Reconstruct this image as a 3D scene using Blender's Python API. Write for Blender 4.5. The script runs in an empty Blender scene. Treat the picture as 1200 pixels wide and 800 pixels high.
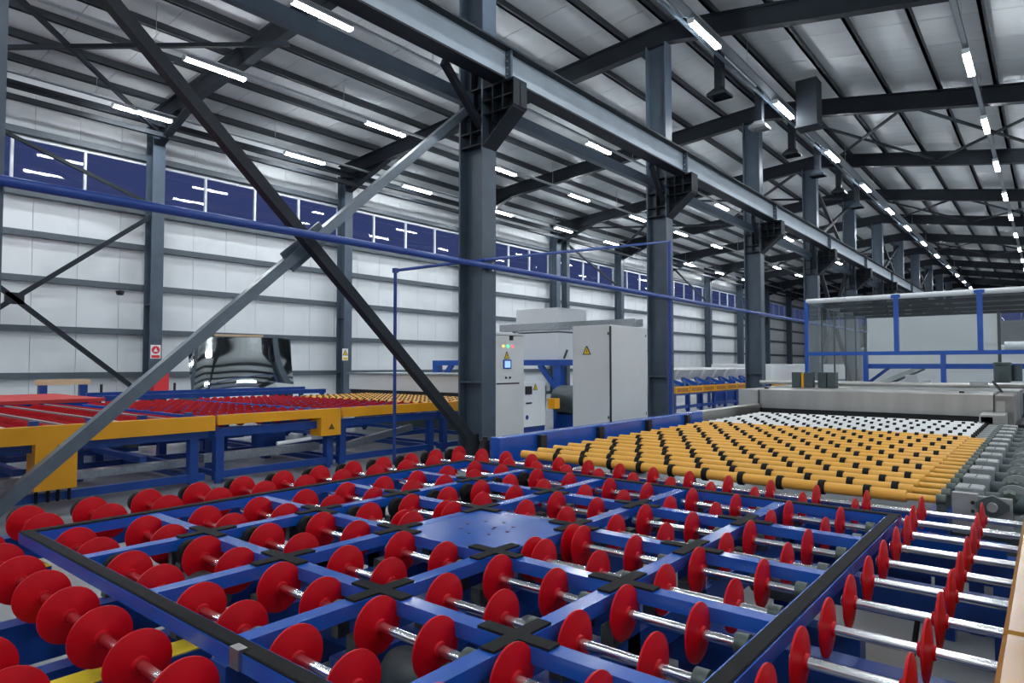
import bpy, bmesh, math, random
from mathutils import Vector, Matrix
random.seed(7)
S = bpy.context.scene
COL = S.collection
R = math.radians

# ------------------------------------------------------------------ camera, sky, exposure
cd = bpy.data.cameras.new('camera'); cam = bpy.data.objects.new('camera', cd); COL.objects.link(cam)
cam.location = (0, 0, 1.72); cam.rotation_euler = (R(90 + 2.03), 0, R(39.35))
cd.sensor_fit = 'HORIZONTAL'; cd.sensor_width = 36; cd.lens = 36 * 770 / 1200; cd.clip_start = .05; cd.clip_end = 400
S.camera = cam
w = bpy.data.worlds.new('dusk'); S.world = w; w.use_nodes = True
w.node_tree.nodes['Background'].inputs[0].default_value = (.044, .057, .155, 1)      # blue hour outside the windows
w.node_tree.nodes['Background'].inputs[1].default_value = 1.0
S.view_settings.view_transform = 'Standard'; S.view_settings.look = 'None'
S.view_settings.exposure = 0.0; S.view_settings.gamma = 1; S.view_settings.use_curve_mapping = False
LAMP = 122.0

# ------------------------------------------------------------------ materials
def mat(name, col, rough=.5, metal=0, var=.12, scale=6, bump=0, bscale=60, coat=0, emis=None, stretch=None, spec=.5):
    m = bpy.data.materials.new(name); m.use_nodes = True
    n = m.node_tree.nodes; l = m.node_tree.links; b = n['Principled BSDF']
    b.inputs['Roughness'].default_value = rough; b.inputs['Metallic'].default_value = metal
    b.inputs['Coat Weight'].default_value = coat; b.inputs['Coat Roughness'].default_value = .12
    b.inputs['Specular IOR Level'].default_value = spec
    tc = n.new('ShaderNodeTexCoord'); src = tc.outputs['Object']
    if stretch:
        mp = n.new('ShaderNodeMapping'); mp.inputs['Scale'].default_value = stretch
        l.new(src, mp.inputs[0]); src = mp.outputs[0]
    nz = n.new('ShaderNodeTexNoise'); nz.inputs['Scale'].default_value = scale; nz.inputs['Detail'].default_value = 5
    l.new(src, nz.inputs['Vector'])
    rp = n.new('ShaderNodeValToRGB'); rp.color_ramp.elements[0].position = .3; rp.color_ramp.elements[1].position = .7
    rp.color_ramp.elements[0].color = [c * (1 - var) for c in col] + [1]
    rp.color_ramp.elements[1].color = [min(1, c * (1 + var)) for c in col] + [1]
    l.new(nz.outputs['Fac'], rp.inputs[0]); l.new(rp.outputs[0], b.inputs['Base Color'])
    if bump:
        n2 = n.new('ShaderNodeTexNoise'); n2.inputs['Scale'].default_value = bscale; l.new(src, n2.inputs['Vector'])
        bp = n.new('ShaderNodeBump'); bp.inputs['Strength'].default_value = bump; bp.inputs['Distance'].default_value = .01
        l.new(n2.outputs['Fac'], bp.inputs['Height']); l.new(bp.outputs[0], b.inputs['Normal'])
    if emis:
        b.inputs['Emission Color'].default_value = list(col) + [1]; b.inputs['Emission Strength'].default_value = emis
    return m

SLATE = mat('slate_paint', (.072, .098, .130), .36, var=.10, scale=3, spec=.35)
DSLATE = mat('dark_slate_paint', (.017, .022, .029), .5, var=.10, scale=3, spec=.22)
PURL = mat('purlin_paint', (.030, .036, .043), .5, var=.08, scale=3, spec=.22)
GALV = mat('galvanised', (.42, .45, .47), .4, .8, var=.15, scale=25)
BLUE = mat('blue_paint', (.009, .088, .44), .26, var=.10, scale=4, coat=.35)
DBLUE = mat('deep_blue_paint', (.006, .050, .26), .36, var=.12, scale=4)
RED = mat('red_plastic', (.52, .001, .008), .42, var=.07, scale=10, spec=.22)
CHROME = mat('polished_steel', (.80, .81, .83), .17, 1, var=.04, scale=40)
RUBBER = mat('black_rubber', (.010, .0105, .011), .75, var=.2, scale=40, bump=.3, bscale=300, spec=.2)
BLACK = mat('black_plastic', (.012, .013, .015), .45)
BEAR = mat('bearing_cast_iron', (.09, .11, .10), .45, .5, var=.3, scale=30)
YROLL = mat('yellow_roller_sleeve', (.84, .42, .05), .38, var=.07, scale=5, stretch=(2, 30, 30))
WROLL = mat('white_roller_sleeve', (.78, .78, .77), .4, var=.04)
ORANGE = mat('orange_paint', (.82, .36, .006), .4, var=.05, scale=2)
COVER = mat('ochre_gloss_cover', (.38, .175, .022), .22, var=.05, scale=3, bump=.10, bscale=7, spec=.3)
TAPE = mat('yellow_tape', (.80, .60, .02), .5, var=.05)
STEEL = mat('brushed_steel', (.50, .49, .47), .34, 1, var=.14, scale=1.2, stretch=(3, 1, .3))
CAB = mat('cabinet_grey', (.66, .67, .67), .45, var=.03, scale=2)
WHITE = mat('white_enamel', (.78, .80, .82), .4, var=.02, scale=2)
PANEL = mat('wall_panel_white', (.74, .77, .79), .45, var=.03, scale=1.5)
ROOF = mat('roof_panel_grey', (.58, .60, .61), .5, var=.05, scale=.8, stretch=(.4, 3, 1))
FLOOR = None
GIRT = mat('girt_grey', (.085, .105, .125), .5, var=.08)
FRAME = mat('window_frame_white', (.72, .75, .78), .4, var=.02)
WOOD = mat('pale_wood', (.62, .45, .28), .6, var=.12, scale=4, stretch=(8, 1, 8))
MIRROR = mat('mirror_glass', (.62, .66, .66), .03, 1, var=.02, scale=1)
GREYM = mat('motor_grey', (.055, .075, .08), .45, var=.15, scale=20)
LGREY = mat('light_grey_casting', (.30, .32, .32), .45, .2, var=.15, scale=12)
TUBE = mat('lamp_diffuser', (1, .99, .97), .5, var=0, emis=LAMP); TUBE.node_tree.nodes['Principled BSDF'].inputs['Emission Color'].default_value = (.90, .955, 1, 1)
SIGNY = mat('sign_yellow', (.85, .55, .02), .5, var=.02)
SIGNR = mat('sign_red', (.70, .03, .04), .5, var=.02)
SIGNW = mat('sign_white', (.85, .85, .85), .5, var=.01)
SCREEN = mat('screen_blue', (.30, .50, .95), .3, var=.05, emis=.9)
LEDG = mat('lamp_green', (.1, .9, .5), .3, var=0, emis=1.2); LEDY = mat('lamp_yellow', (.95, .7, .2), .3, var=0, emis=.9); LEDR = mat('lamp_red', (.95, .15, .2), .3, var=0, emis=1.0)

def glass(name, tint, gl=.06):
    m = bpy.data.materials.new(name); m.use_nodes = True; n = m.node_tree.nodes; l = m.node_tree.links
    n.remove(n['Principled BSDF'])
    t = n.new('ShaderNodeBsdfTransparent'); t.inputs[0].default_value = (*tint, 1)
    g = n.new('ShaderNodeBsdfGlossy'); g.inputs['Roughness'].default_value = .02
    f = n.new('ShaderNodeFresnel'); f.inputs[0].default_value = 1.5
    mx = n.new('ShaderNodeMixShader'); gm = n.new('ShaderNodeNewGeometry'); iv = n.new('ShaderNodeMath'); iv.operation = 'SUBTRACT'; iv.inputs[0].default_value = 1; l.new(gm.outputs['Backfacing'], iv.inputs[1])
    ml = n.new('ShaderNodeMath'); ml.operation = 'MULTIPLY'; l.new(f.outputs[0], ml.inputs[0]); l.new(iv.outputs[0], ml.inputs[1]); l.new(ml.outputs[0], mx.inputs[0]); l.new(t.outputs[0], mx.inputs[1]); l.new(g.outputs[0], mx.inputs[2])
    l.new(mx.outputs[0], n['Material Output'].inputs[0]); return m
PANE = glass('window_glass', (.88, .92, .97)); GLASS = glass('screen_glass', (.955, .97, .965))

m = mat('concrete_floor', (.30, .32, .335), .26, var=.16, scale=1.2, bump=.05, bscale=8); FLOOR = m

# ------------------------------------------------------------------ mesh builder
class MB:
    def __init__(s): s.v = []; s.f = []; s.sm = []
    def add(s, vs, fs, smooth=False):
        o = len(s.v); s.v += [tuple(p) for p in vs]; s.f += [tuple(i + o for i in q) for q in fs]; s.sm += [smooth] * len(fs); return s
    def box(s, x0, x1, y0, y1, z0, z1):
        return s.add([(x0,y0,z0),(x1,y0,z0),(x1,y1,z0),(x0,y1,z0),(x0,y0,z1),(x1,y0,z1),(x1,y1,z1),(x0,y1,z1)],
                     [(0,3,2,1),(4,5,6,7),(0,1,5,4),(1,2,6,5),(2,3,7,6),(3,0,4,7)])
    def cbox(s, x, y, z, a, b, c): return s.box(x-a/2, x+a/2, y-b/2, y+b/2, z-c/2, z+c/2)
    def bev(s, x0, x1, y0, y1, z0, z1, e):          # box with chamfered upper rim
        vs = [(x0,y0,z0),(x1,y0,z0),(x1,y1,z0),(x0,y1,z0),(x0,y0,z1-e),(x1,y0,z1-e),(x1,y1,z1-e),(x0,y1,z1-e),
              (x0+e,y0+e,z1),(x1-e,y0+e,z1),(x1-e,y1-e,z1),(x0+e,y1-e,z1)]
        fs = [(0,3,2,1),(8,9,10,11)]
        for i in range(4):
            j = (i+1) % 4; fs += [(i,j,j+4,i+4),(i+4,j+4,j+8,i+8)]
        return s.add(vs, fs)
    def beam(s, p, q, w, h, up=(0,0,1)):              # rectangular bar between two points, w sideways, h along up
        p = Vector(p); q = Vector(q); d = (q-p).normalized(); u = Vector(up)
        a = d.cross(u)
        if a.length < 1e-4: a = d.cross(Vector((0,1,0)))
        a.normalize(); b = a.cross(d).normalized(); a *= w/2; b *= h/2
        vs = [p-a-b, p+a-b, p+a+b, p-a+b, q-a-b, q+a-b, q+a+b, q-a+b]
        return s.add(vs, [(0,3,2,1),(4,5,6,7),(0,1,5,4),(1,2,6,5),(2,3,7,6),(3,0,4,7)][::1])
    def cyl(s, p, q, r, n=12, r2=None, caps=True):
        p = Vector(p); q = Vector(q); d = (q-p).normalized(); a = d.orthogonal().normalized(); b = d.cross(a); r2 = r if r2 is None else r2
        vs = []; 
        for c, rr in ((p, r), (q, r2)):
            for i in range(n):
                t = 2*math.pi*i/n; vs.append(c + a*(rr*math.cos(t)) + b*(rr*math.sin(t)))
        s.add(vs, [(i, (i+1)%n, n+(i+1)%n, n+i) for i in range(n)], True)
        if caps:
            o = len(s.v) - 2*n; s.f += [tuple(o+i for i in range(n))[::-1], tuple(o+n+i for i in range(n))]; s.sm += [False, False]
        return s
    def lathe(s, prof, n=24, axis='X'):               # profile of (along, radius); closed by zero radii
        vs = []; fs = []
        for (t, r) in prof:
            for i in range(n):
                a = 2*math.pi*i/n; c, d = r*math.cos(a), r*math.sin(a)
                vs.append((t, c, d) if axis == 'X' else (c, d, t))
        for k in range(len(prof)-1):
            for i in range(n):
                j = (i+1) % n; fs.append((k*n+i, k*n+j, (k+1)*n+j, (k+1)*n+i))
        s.add(vs, fs, True)
        o = len(s.v) - n*len(prof); s.f += [tuple(o+i for i in range(n)), tuple(o+n*(len(prof)-1)+i for i in range(n))[::-1]]; s.sm += [False, False]
        return s
    def prism(s, pts, axis, a, b):                    # polygon in the plane across axis, pushed from a to b
        def P(u, v, t): return {'X': (t,u,v), 'Y': (u,t,v), 'Z': (u,v,t)}[axis]
        n = len(pts); vs = [P(u,v,a) for u,v in pts] + [P(u,v,b) for u,v in pts]
        return s.add(vs, [tuple(range(n)), tuple(range(n, 2*n))[::-1]] + [(i,n+i,n+(i+1)%n,(i+1)%n) for i in range(n)])
    def mesh(s, name, m):
        me = bpy.data.meshes.new(name); me.from_pydata(s.v, [], s.f)
        me.polygons.foreach_set('use_smooth', s.sm)
        bm = bmesh.new(); bm.from_mesh(me); bmesh.ops.recalc_face_normals(bm, faces=bm.faces); bm.to_mesh(me); bm.free()
        if m: me.materials.append(m)
        if any(s.sm):
            try: me.set_sharp_from_angle(angle=R(40))
            except Exception: pass
        return me

WP = {}                                               # world place of every object
def link(o, parent, pos):
    COL.objects.link(o); pos = Vector(pos); WP[o] = pos
    if parent is not None:
        o.parent = parent; o.location = pos - WP[parent]
    else: o.location = pos
    return o
def thing(name, label, cat, loc, group=None):
    o = bpy.data.objects.new(name, None); o.empty_display_size = .2; link(o, None, loc)
    o['label'] = label; o['category'] = cat
    if group: o['group'] = group
    return o
def put(me, name, parent, pos, label=None):
    o = bpy.data.objects.new(name, me); link(o, parent, pos)
    if label: o['label'] = label
    return o
def build(mb, name, m, parent=None, label=None, cat=None, group=None, kind=None):
    """vertices are in world space; the object's origin goes to the middle of its base"""
    xs, ys, zs = zip(*mb.v); c = Vector(((min(xs)+max(xs))/2, (min(ys)+max(ys))/2, min(zs)))
    mb.v = [(x-c.x, y-c.y, z-c.z) for x, y, z in mb.v]
    o = put(mb.mesh(name, m), name, parent, c, label)
    if cat: o['category'] = cat
    if group: o['group'] = group
    if kind: o['kind'] = kind
    return o
ORD = ['nearest','second','third','fourth','fifth','sixth','seventh','eighth','ninth','tenth','eleventh','twelfth','thirteenth','fourteenth','fifteenth','sixteenth']

# ------------------------------------------------------------------ the hall
BAY = 7.48; Y0 = 9.09
FR = [Y0 + BAY*k for k in range(-2, 12)]              # frame lines
XW = -22.9; XR = 6.9; YB = -13.0; YE = 92.0
ZL = lambda x: 9.5 + .077*(x + 22.4)                  # underside of left rafters
ZR = lambda x: 10.62 - .168*(x + 8.0)                 # underside of right rafters
XRIDGE = -8.15

build(MB().box(XW-1, XR+.5, YB-.5, YE+.5, -.3, 0), 'floor', FLOOR, kind='structure', label='polished grey concrete factory floor')
wl = build(MB().box(XW-.35, XW-.25, YB, YE, 0, 7.0).box(XW-.35, XW-.25, YB, YE, 8.35, 10.4), 'wall_left', PANEL, kind='structure', label='long white panelled wall with grey rails and a window band')
build(MB().box(XR, XR+.2, YB, YE, 0, 8.6), 'wall_right', PANEL, kind='structure', label='white panelled wall behind the camera on the right')
build(MB().prism([(XW-.2,0),(XR+.1,0),(XR+.1,9),(XRIDGE,11.4),(XW-.2,10.2)], 'Y', YB-.2, YB), 'wall_front', PANEL, kind='structure', label='white end wall behind the camera')
build(MB().box(XW-.2, XR+.1, YE, YE+.2, 0, 6.6).prism([(XW-.2,7.9),(XR+.1,7.9),(XR+.1,9),(XRIDGE,11.4),(XW-.2,10.2)], 'Y', YE, YE+.2), 'wall_back', PANEL, kind='structure', label='white end wall far away')
build(MB().box(XW-.24, XW-.2, YB, YE, 0, .18), 'baseboard_left', GIRT, kind='structure', label='dark plinth strip along the foot of the white wall')

def keep(mb_list, name, m, parent, limit):            # singles for the near ones, the rest joined
    for mb in mb_list[:limit]: build(mb, name, m, parent)
    if len(mb_list) > limit:
        j = MB()
        for mb in mb_list[limit:]: j.add(mb.v, mb.f)
        build(j, name, m, parent, kind='stuff')
# wall panels
y = 5.91 - 1.172*8; lo = []; hi = []; far_lo = []; far_hi = []
while y < YE:
    (lo if -5 < y < 58 else far_lo).append(MB().box(XW-.25, XW-.19, y+.006, y+1.166, .18, 6.96))
    (hi if -5 < y < 58 else far_hi).append(MB().box(XW-.25, XW-.19, y+.006, y+1.166, 8.36, 9.9))
    y += 1.172
keep(lo + far_lo, 'wall_panel', PANEL, wl, len(lo)); keep(hi + far_hi, 'upper_wall_panel', PANEL, wl, len(hi))
for k in range(len(FR)-1):
    a, b = FR[k]+.02, FR[k+1]-.02
    for z in (1.40, 2.78, 4.24, 5.55):
        build(MB().box(XW-.19, XW-.02, a, b, z-.09, z+.09), 'girt', GIRT, wl)
    build(MB().box(XW-.19, XW+.10, a, b, 6.62, 6.84), 'sill_girt', GIRT, wl)
    build(MB().box(XW-.19, XW+.06, a, b, 6.86, 7.02), 'sill_ledge', FRAME, wl)
    build(MB().box(XW-.19, XW+.06, a, b, 8.42, 8.6), 'head_girt', GIRT, wl)
    # ribbon window of this bay
    ws = build(MB().box(XW-.2, XW-.1, a, b, 7.02, 7.08).box(XW-.2, XW-.1, a, b, 8.3, 8.37), 'window_%d' % (k+1), FRAME, kind='structure', label='white framed ribbon window with dusk blue panes')
    n = 4; st = (b-a)/n
    for i in range(n+1):
        build(MB().cbox(XW-.15, a+i*st, 7.69, .1, .07, 1.22), 'mullion', FRAME, ws)
    for i in range(n):
        build(MB().box(XW-.165, XW-.155, a+i*st+.035, a+(i+1)*st-.035, 7.08, 8.3), 'pane', PANE, ws)

we = build(MB().box(XW, XR, YE, YE+.1, 6.6, 6.68).box(XW, XR, YE, YE+.1, 7.82, 7.9), 'window_90', FRAME, kind='structure', label='ribbon window high in the far end wall')
for k in range(16):
    xa = XW + k*(XR-XW)/16; build(MB().box(xa-.05, xa+.05, YE, YE+.1, 6.68, 7.82), 'mullion', FRAME, we)
    build(MB().box(xa+.05, xa+(XR-XW)/16-.05, YE+.04, YE+.05, 6.68, 7.82), 'pane', PANE, we)
def hcol(x1, y, zt, D, W, inner=True):                # H column, flanges across X; x1 is its face towards +X
    m = MB(); t = .035
    m.box(x1-t, x1, y-W/2, y+W/2, 0, zt).box(x1-D, x1-D+t, y-W/2, y+W/2, 0, zt).box(x1-D+t, x1-t, y-.012, y+.012, 0, zt)
    for z in (1.40, 3.66):
        m.box(x1-D+t, x1-t, y-W/2, y+W/2, z-.012, z+.012)
    m.box(x1-D-.06, x1+.06, y-W/2-.06, y+W/2+.06, 0, .03)
    return m
for y in FR:
    build(hcol(-22.3, y, 9.55, .52, .38), 'wall_column', SLATE, wl)
# extra slimmer twin column in the sixth bay
build(hcol(-22.3, FR[5]+1.0, 9.5, .4, .3), 'wall_column', SLATE, wl)

# roof: panels, rafters, purlins as pieces of the ceiling
ce = build(MB().prism([(XW-.4, ZL(XW-.4)+.86), (XRIDGE, ZL(XRIDGE)+.9), (XR+.4, ZR(XR+.4)+.86), (XR+.4, ZR(XR+.4)+.94), (XRIDGE, ZL(XRIDGE)+.99), (XW-.4, ZL(XW-.4)+.94)], 'Y', YB, YE),
           'ceiling', ROOF, kind='structure', label='pale grey panelled roof underside on dark purlins and beams')
near = []; far = []
y = YB
while y < YE:
    for lf in (0, 1):
        x0, x1 = (XW-.2, XRIDGE) if lf == 0 else (XRIDGE, XR+.1); Zf = ZL if lf == 0 else ZR
        g = .008
        mb = MB().prism([(x0, Zf(x0)+.80), (x1, Zf(x1)+.80), (x1, Zf(x1)+.85), (x0, Zf(x0)+.85)], 'Y', y+g, y+1.7-g)
        (near if 2 < y < 60 else far).append(mb)
    y += 1.7
keep(near + far, 'roof_panel', ROOF, ce, len(near))
def rafter(x0, x1, Zf, y):
    m = MB(); D = .56; t = .03; W = .26
    for a, b, hw in ((0, t, W/2), (D-t, D, W/2), (t, D-t, .012)):
        m.prism([(x0, Zf(x0)+a), (x1, Zf(x1)+a), (x1, Zf(x1)+b), (x0, Zf(x0)+b)], 'Y', y-hw, y+hw)
    return m
for y in FR:
    m = rafter(XW, -8.0, ZL, y)
    m.prism([(-22.3, 9.52), (-19.8, ZL(-19.8)+.02), (-22.3, ZL(-22.3)-.65)], 'Y', y-.012, y+.012)      # haunch at the wall
    m.beam((-22.3, y, ZL(-22.3)-.65), (-19.8, y, ZL(-19.8)), .26, .03)
    build(m, 'rafter', DSLATE, ce)
    build(rafter(-8.0, XR, ZR, y), 'rafter', DSLATE, ce)
def purlin(x, z, y0=YB, y1=YE):
    return MB().box(x-.04, x+.04, y0, y1, z, z+.22).box(x-.04, x+.10, y0, y1, z, z+.02)
for k in range(1, 11):
    x = -8.0 - 1.40*k; build(purlin(x, ZL(x)+.575), 'purlin', PURL, ce)
for k in range(0, 11):
    x = -8.1 + 1.40*k; build(purlin(x, ZR(x)+.575), 'purlin', PURL, ce)
for x, z, h in ((-21.8, 8.98, .14), (-21.8, 9.30, .20)):
    m = MB()
    for k in range(len(FR)-1): m.box(x-.07, x+.07, FR[k]+.05, FR[k+1]-.05, z, z+h)
    build(m, 'eave_beam', DSLATE, ce)
def rb(p, q, name='roof_brace', w=.1, par=ce, m=DSLATE): build(MB().beam(p, q, w, w), name, m, par)
Y = FR
rb((-22.1, Y[1]+.1, 9.2), (-14.6, Y[2]-.1, 9.75)); rb((-14.6, Y[1]+.1, 9.75), (-22.1, Y[2]-.1, 9.2))
for k in (5, 8):
    for xa, xb in ((-22.1, -15.2), (-15.2, -8.6)):
        rb((xa, Y[k]+.1, ZL(xa)+.2), (xb, Y[k+1]-.1, ZL(xb)+.2)); rb((xb, Y[k]+.1, ZL(xb)+.2), (xa, Y[k+1]-.1, ZL(xa)+.2))
for k in (4, 6, 8):
    for xa, xb in ((-7.4, -3.4), (-3.4, .8)):
        rb((xa, Y[k]+.1, ZR(xa)+.2), (xb, Y[k+1]-.1, ZR(xb)+.2), w=.08); rb((xb, Y[k]+.1, ZR(xb)+.2), (xa, Y[k+1]-.1, ZR(xa)+.2), w=.08)
# wall bracing (cross braces between wall columns)
for k, mid in ((1, True), (5, True), (7, True), (9, True)):
    a, b = Y[k]+.19, Y[k+1]-.19; c = (a+b)/2
    if k in (1, 9): build(MB().beam((-22.42, a, .65), (-22.42, b, 6.5), .12, .13).beam((-22.40, b, .65), (-22.40, a, 6.5), .12, .13).box(-22.48, -22.34, c-.22, c+.22, 3.42, 3.74), 'wall_brace', DSLATE, wl)
    build(MB().beam((-22.42, b, 6.9), (-22.42, a, 9.3), .1, .1), 'upper_wall_brace', DSLATE, wl)
# sign plates on wall columns
def triangle(parent, c, s, axis, sgn, m=SIGNY):
    """warning triangle: black edge, yellow face, black bolt; axis is the normal of the plate"""
    x, y, z = c
    def P(pts, d0, d1, mm, nm):
        if axis == 'X': mb = MB().prism([(y + sgn*u*s, z + v*s) for u, v in pts], 'X', x + d0*sgn, x + d1*sgn)
        else: mb = MB().prism([(x + u*s, z + v*s) for u, v in pts], 'Y', y - d0, y - d1)
        return build(mb, nm, mm, parent)
    P([(-.58,-.45),(.58,-.45),(.09,.55),(-.09,.55)], 0, .004, BLACK, 'warning_triangle_edge')
    P([(-.43,-.37),(.43,-.37),(0,.43)], .004, .006, m, 'warning_triangle')
    P([(.05,.22),(-.10,-.06),(.01,-.04),(-.05,-.30),(.11,.02),(0,.0)], .006, .008, BLACK, 'lightning_bolt')

# ------------------------------------------------------------------ main columns, girder, braces
XC = -8.0; CD = .6; CW = .38
def bracket_mb(y):
    m = MB()
    m.prism([(XC, 5.74), (XC+.74, 6.36), (XC+.74, 6.84), (XC, 6.84)], 'Y', y-.012, y+.012)
    m.box(XC, XC+.74, y-.19, y+.19, 6.80, 6.84)
    m.box(XC+.72, XC+.74, y-.19, y+.19, 6.36, 6.80)
    m.beam((XC-.01, y, 5.74), (XC+.74, y, 6.36), .38, .03)
    for x in (XC+.24, XC+.48): m.box(x-.01, x+.01, y-.19, y+.19, 5.95 + .84*(x-XC), 6.80)
    for z in (6.32, 6.56): m.box(XC, XC+.72, y-.19, y+.19, z-.01, z+.01)
    for z in (5.80, 6.05, 6.45, 6.84): m.box(XC-CD+.035, XC-.035, y-.19, y+.19, z-.012, z+.012)
    m.box(XC-.31, XC-.29, y-.19, y+.19, 5.80, 7.3)
    return m
for i, k in enumerate(range(1, len(FR)-1)):
    y = FR[k]; zt = ZL(XC)-.0
    lab = ['slate steel column at the left edge of the view, lower end of the long braces',
           'big slate steel column standing beside the grey control cabinets, dark brace at its foot',
           'slate steel column behind the tall two-sided grey cabinet, blue pipe running down it',
           'slate steel column rising behind the left end of the stainless hood'][i] if i < 4 else 'slate steel column under the crane rail, %s from the camera in its row' % ORD[i]
    t = thing('steel_column', lab, 'column', (XC-CD/2, y, 0), 'crane columns along the hall')
    build(hcol(XC, y, zt, CD, CW), 'shaft', SLATE, t); build(bracket_mb(y), 'crane_bracket', DSLATE, t)
GX = XC+.40
g = thing('crane_girder', 'long slate crane girder, web coloured as lit, with rail carried on the column brackets', 'girder', (GX, FR[1], 6.84))
build(MB().box(GX-.17, GX+.17, -5, 91, 6.84, 6.875), 'bottom_flange', DSLATE, g)
build(MB().box(GX-.012, GX+.012, -5, 91, 6.875, 7.44), 'web', mat('girder_web_lit_slate', (.36, .42, .48), .36, var=.08, scale=2), g)  # web lightened against the flanges: light falling on it is in the colour
build(MB().box(GX-.17, GX+.17, -5, 91, 7.44, 7.475), 'top_flange', DSLATE, g)
build(MB().box(GX-.03, GX+.03, -5, 91, 7.475, 7.56).box(GX-.06, GX+.06, -5, 91, 7.475, 7.49), 'rail', mat('rusty_rail', (.16, .12, .10), .5, .6, var=.2, scale=20), g)
for y in FR[1:-1]:
    build(MB().box(GX-.14, GX+.14, y-.025, y+.025, 6.875, 7.44), 'splice_plate', SLATE, g)
    m = MB()
    for z in (7.0, 7.12, 7.24, 7.36):
        for sx in (-.07, .07): m.cyl((GX+sx, y-.05, z), (GX+sx, y+.05, z), .016, 6)
    build(m, 'splice_bolts', GALV, g, kind='stuff')
for k in range(1, len(FR)-2):
    a, b = FR[k]+.19, FR[k+1]-.19
    i = k-1
    lab = 'slate strut tying columns under the crane girder, %s bay from the camera' % ORD[i]
    build(MB().box(-8.38, -8.22, a, b, 6.53, 6.77), 'tie_strut', SLATE, None, lab, 'strut', 'tie struts between the crane columns')
    m = MB().beam((-7.85, FR[k+1]-1.35, 6.86), (-8.12, FR[k+1]-.1, 6.15), .10, .14)
    if k < 7: build(m, 'knee_brace', DSLATE, None, 'short dark knee brace below the crane girder before the %s tall column' % ORD[i+1], 'brace', 'knee braces under the crane girder')
a, b = FR[1]+.19, FR[2]-.19
t = thing('cross_brace', 'dark slate diagonal brace descending right to the foot of the big column', 'brace', (-8.2, 5.3, 0))
build(MB().beam((-8.17, a-.05, 6.77), (-8.17, b+.02, .24), .15, .15), 'tube', DSLATE, t)
build(MB().box(-8.22, -8.10, b-.30, b+.02, .10, .46), 'gusset_plate', DSLATE, t)
t = thing('cross_brace', 'slate diagonal brace rising right from the left edge to the column bracket', 'brace', (-8.43, 5.3, 0))
p, q = Vector((-8.42, a, .14)), Vector((-8.42, b+.02, 6.52))
build(MB().beam(p, q, .14, .14), 'tube', mat('brace_lit_slate', (.12,.15,.18), .3, .3, var=.1), t)  # same slate as the columns, lightened: its lit top is put in the colour
mid = p.lerp(q, .52); dv = (q-p).normalized()
build(MB().beam(mid-dv*.42, mid+dv*.42, .03, .32), 'gusset_plate', SLATE, t)
for k in (5, 7, 9):                                    # bracing further down the row
    a2, b2 = FR[k]+.19, FR[k+1]-.19
    build(MB().beam((-8.17, a2, 6.77), (-8.17, b2, .24), .16, .16).beam((-8.42, a2, .24), (-8.42, b2, 6.77), .16, .16).beam((-8.3, a2, 7.3), (-8.3, b2, 10.2), .14, .14).beam((-8.3, a2, 10.2), (-8.3, b2, 7.3), .14, .14),
          'cross_brace', DSLATE, None, 'crossed dark braces far down the column row, %s set' % ORD[(k-5)//2], 'brace')

# ------------------------------------------------------------------ lamps
def lamp_meshes():
    h = MB().box(-.075, .075, -.82, .82, .02, .075).box(-.03, .03, -.5, .5, .075, .10)
    d = MB().box(-.065, .065, -.80, .80, -.035, .02)
    e = MB().box(-.078, .078, -.02, .02, -.04, .078)
    r = MB().cyl((0,0,.075), (0,0,.125), .008, 6)
    return h.mesh('housing', GALV), d.mesh('diffuser', TUBE), e.mesh('end_cap', FRAME), r.mesh('hanger_rod', GALV)
LM = lamp_meshes()
def lamp(x, y, z, lab, grp):
    t = thing('strip_light', lab, 'lamp', (x, y, z), grp)
    for me, n, ds in zip(LM, ('housing', 'diffuser', 'end_cap', 'hanger_rod'), ((0,), (0,), (-.82, .82), (-.6, .6))):
        for d in ds: put(me, n, t, (x, y+d, z))
rows = [(-6.32, ZR(-6.32)-.62, [9.1, 15.1, 21.2, 27.1, 32.95, 38.75, 44.2, 50.5, 56.9, 63.9, 70.4, 76.5, 82.9], 'row beside the crane columns', 1),
        (-1.42, 9.2, [3.4, 8.9, 14.3, 19.66, 25.1, 30.5, 36.3, 41.5, 47.5, 53.6, 59.4, 65.2, 71], 'rightmost row', 3),
        (-13.0, ZL(-13)-.35, [2.9, 8.87, 14.95, 21.0, 26.9, 32.96, 38.6, 44.2, 50.7, 57.2, 63.4], 'left nave row nearest the girder', 1),
        (-17.0, ZL(-17)-.35, [2.6, 8.31, 14.07, 20.13, 25.7, 31.36, 36.65, 42.14, 48.3, 54.5, 60.5], 'middle row of the left nave', 1),
        (-20.95, ZL(-20.95)-.35, [2.5, 8.05, 13.6, 19.1, 24.74, 30.08, 35.23, 40.9, 46.6, 52.5, 58.4], 'row along the window wall', 1),
        (3.6, 8.3, [3, 9, 15, 21, 27, 33, 39, 45, 51], 'row off to the right', 0)]
for x, z, ys, nm, first in rows:
    for i, y in enumerate(ys):
        j = i - first
        lab = 'bright tubular ceiling light, %s in view in the %s' % (ORD[j], nm) if 0 <= j and first else 'ceiling light outside the view, %s of the %s' % (ORD[i], nm)
        lamp(x, y, z, lab, 'ceiling lights, ' + nm)
LANE = {-20.95: 'window wall', -17: 'left table', -13: 'left girder', -6.32: 'roller', -1.42: 'wheel', 3.6: 'far right'}
for x in (-20.95, -17, -13, -6.32, -1.42, 3.6):        # rows run on behind the camera
    for i, y in enumerate((-3.2, -8.8)):
        z = ZL(x)-.35 if x < -8 else (9.2 if x > -2 else ZR(x)-.62)
        if x > 3: z = 8.3
        lamp(x, y, z, 'ceiling light behind the camera, %s one over the %s lane' % (('nearer', 'farther')[i], LANE[x]), 'ceiling lights behind the camera')
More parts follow.
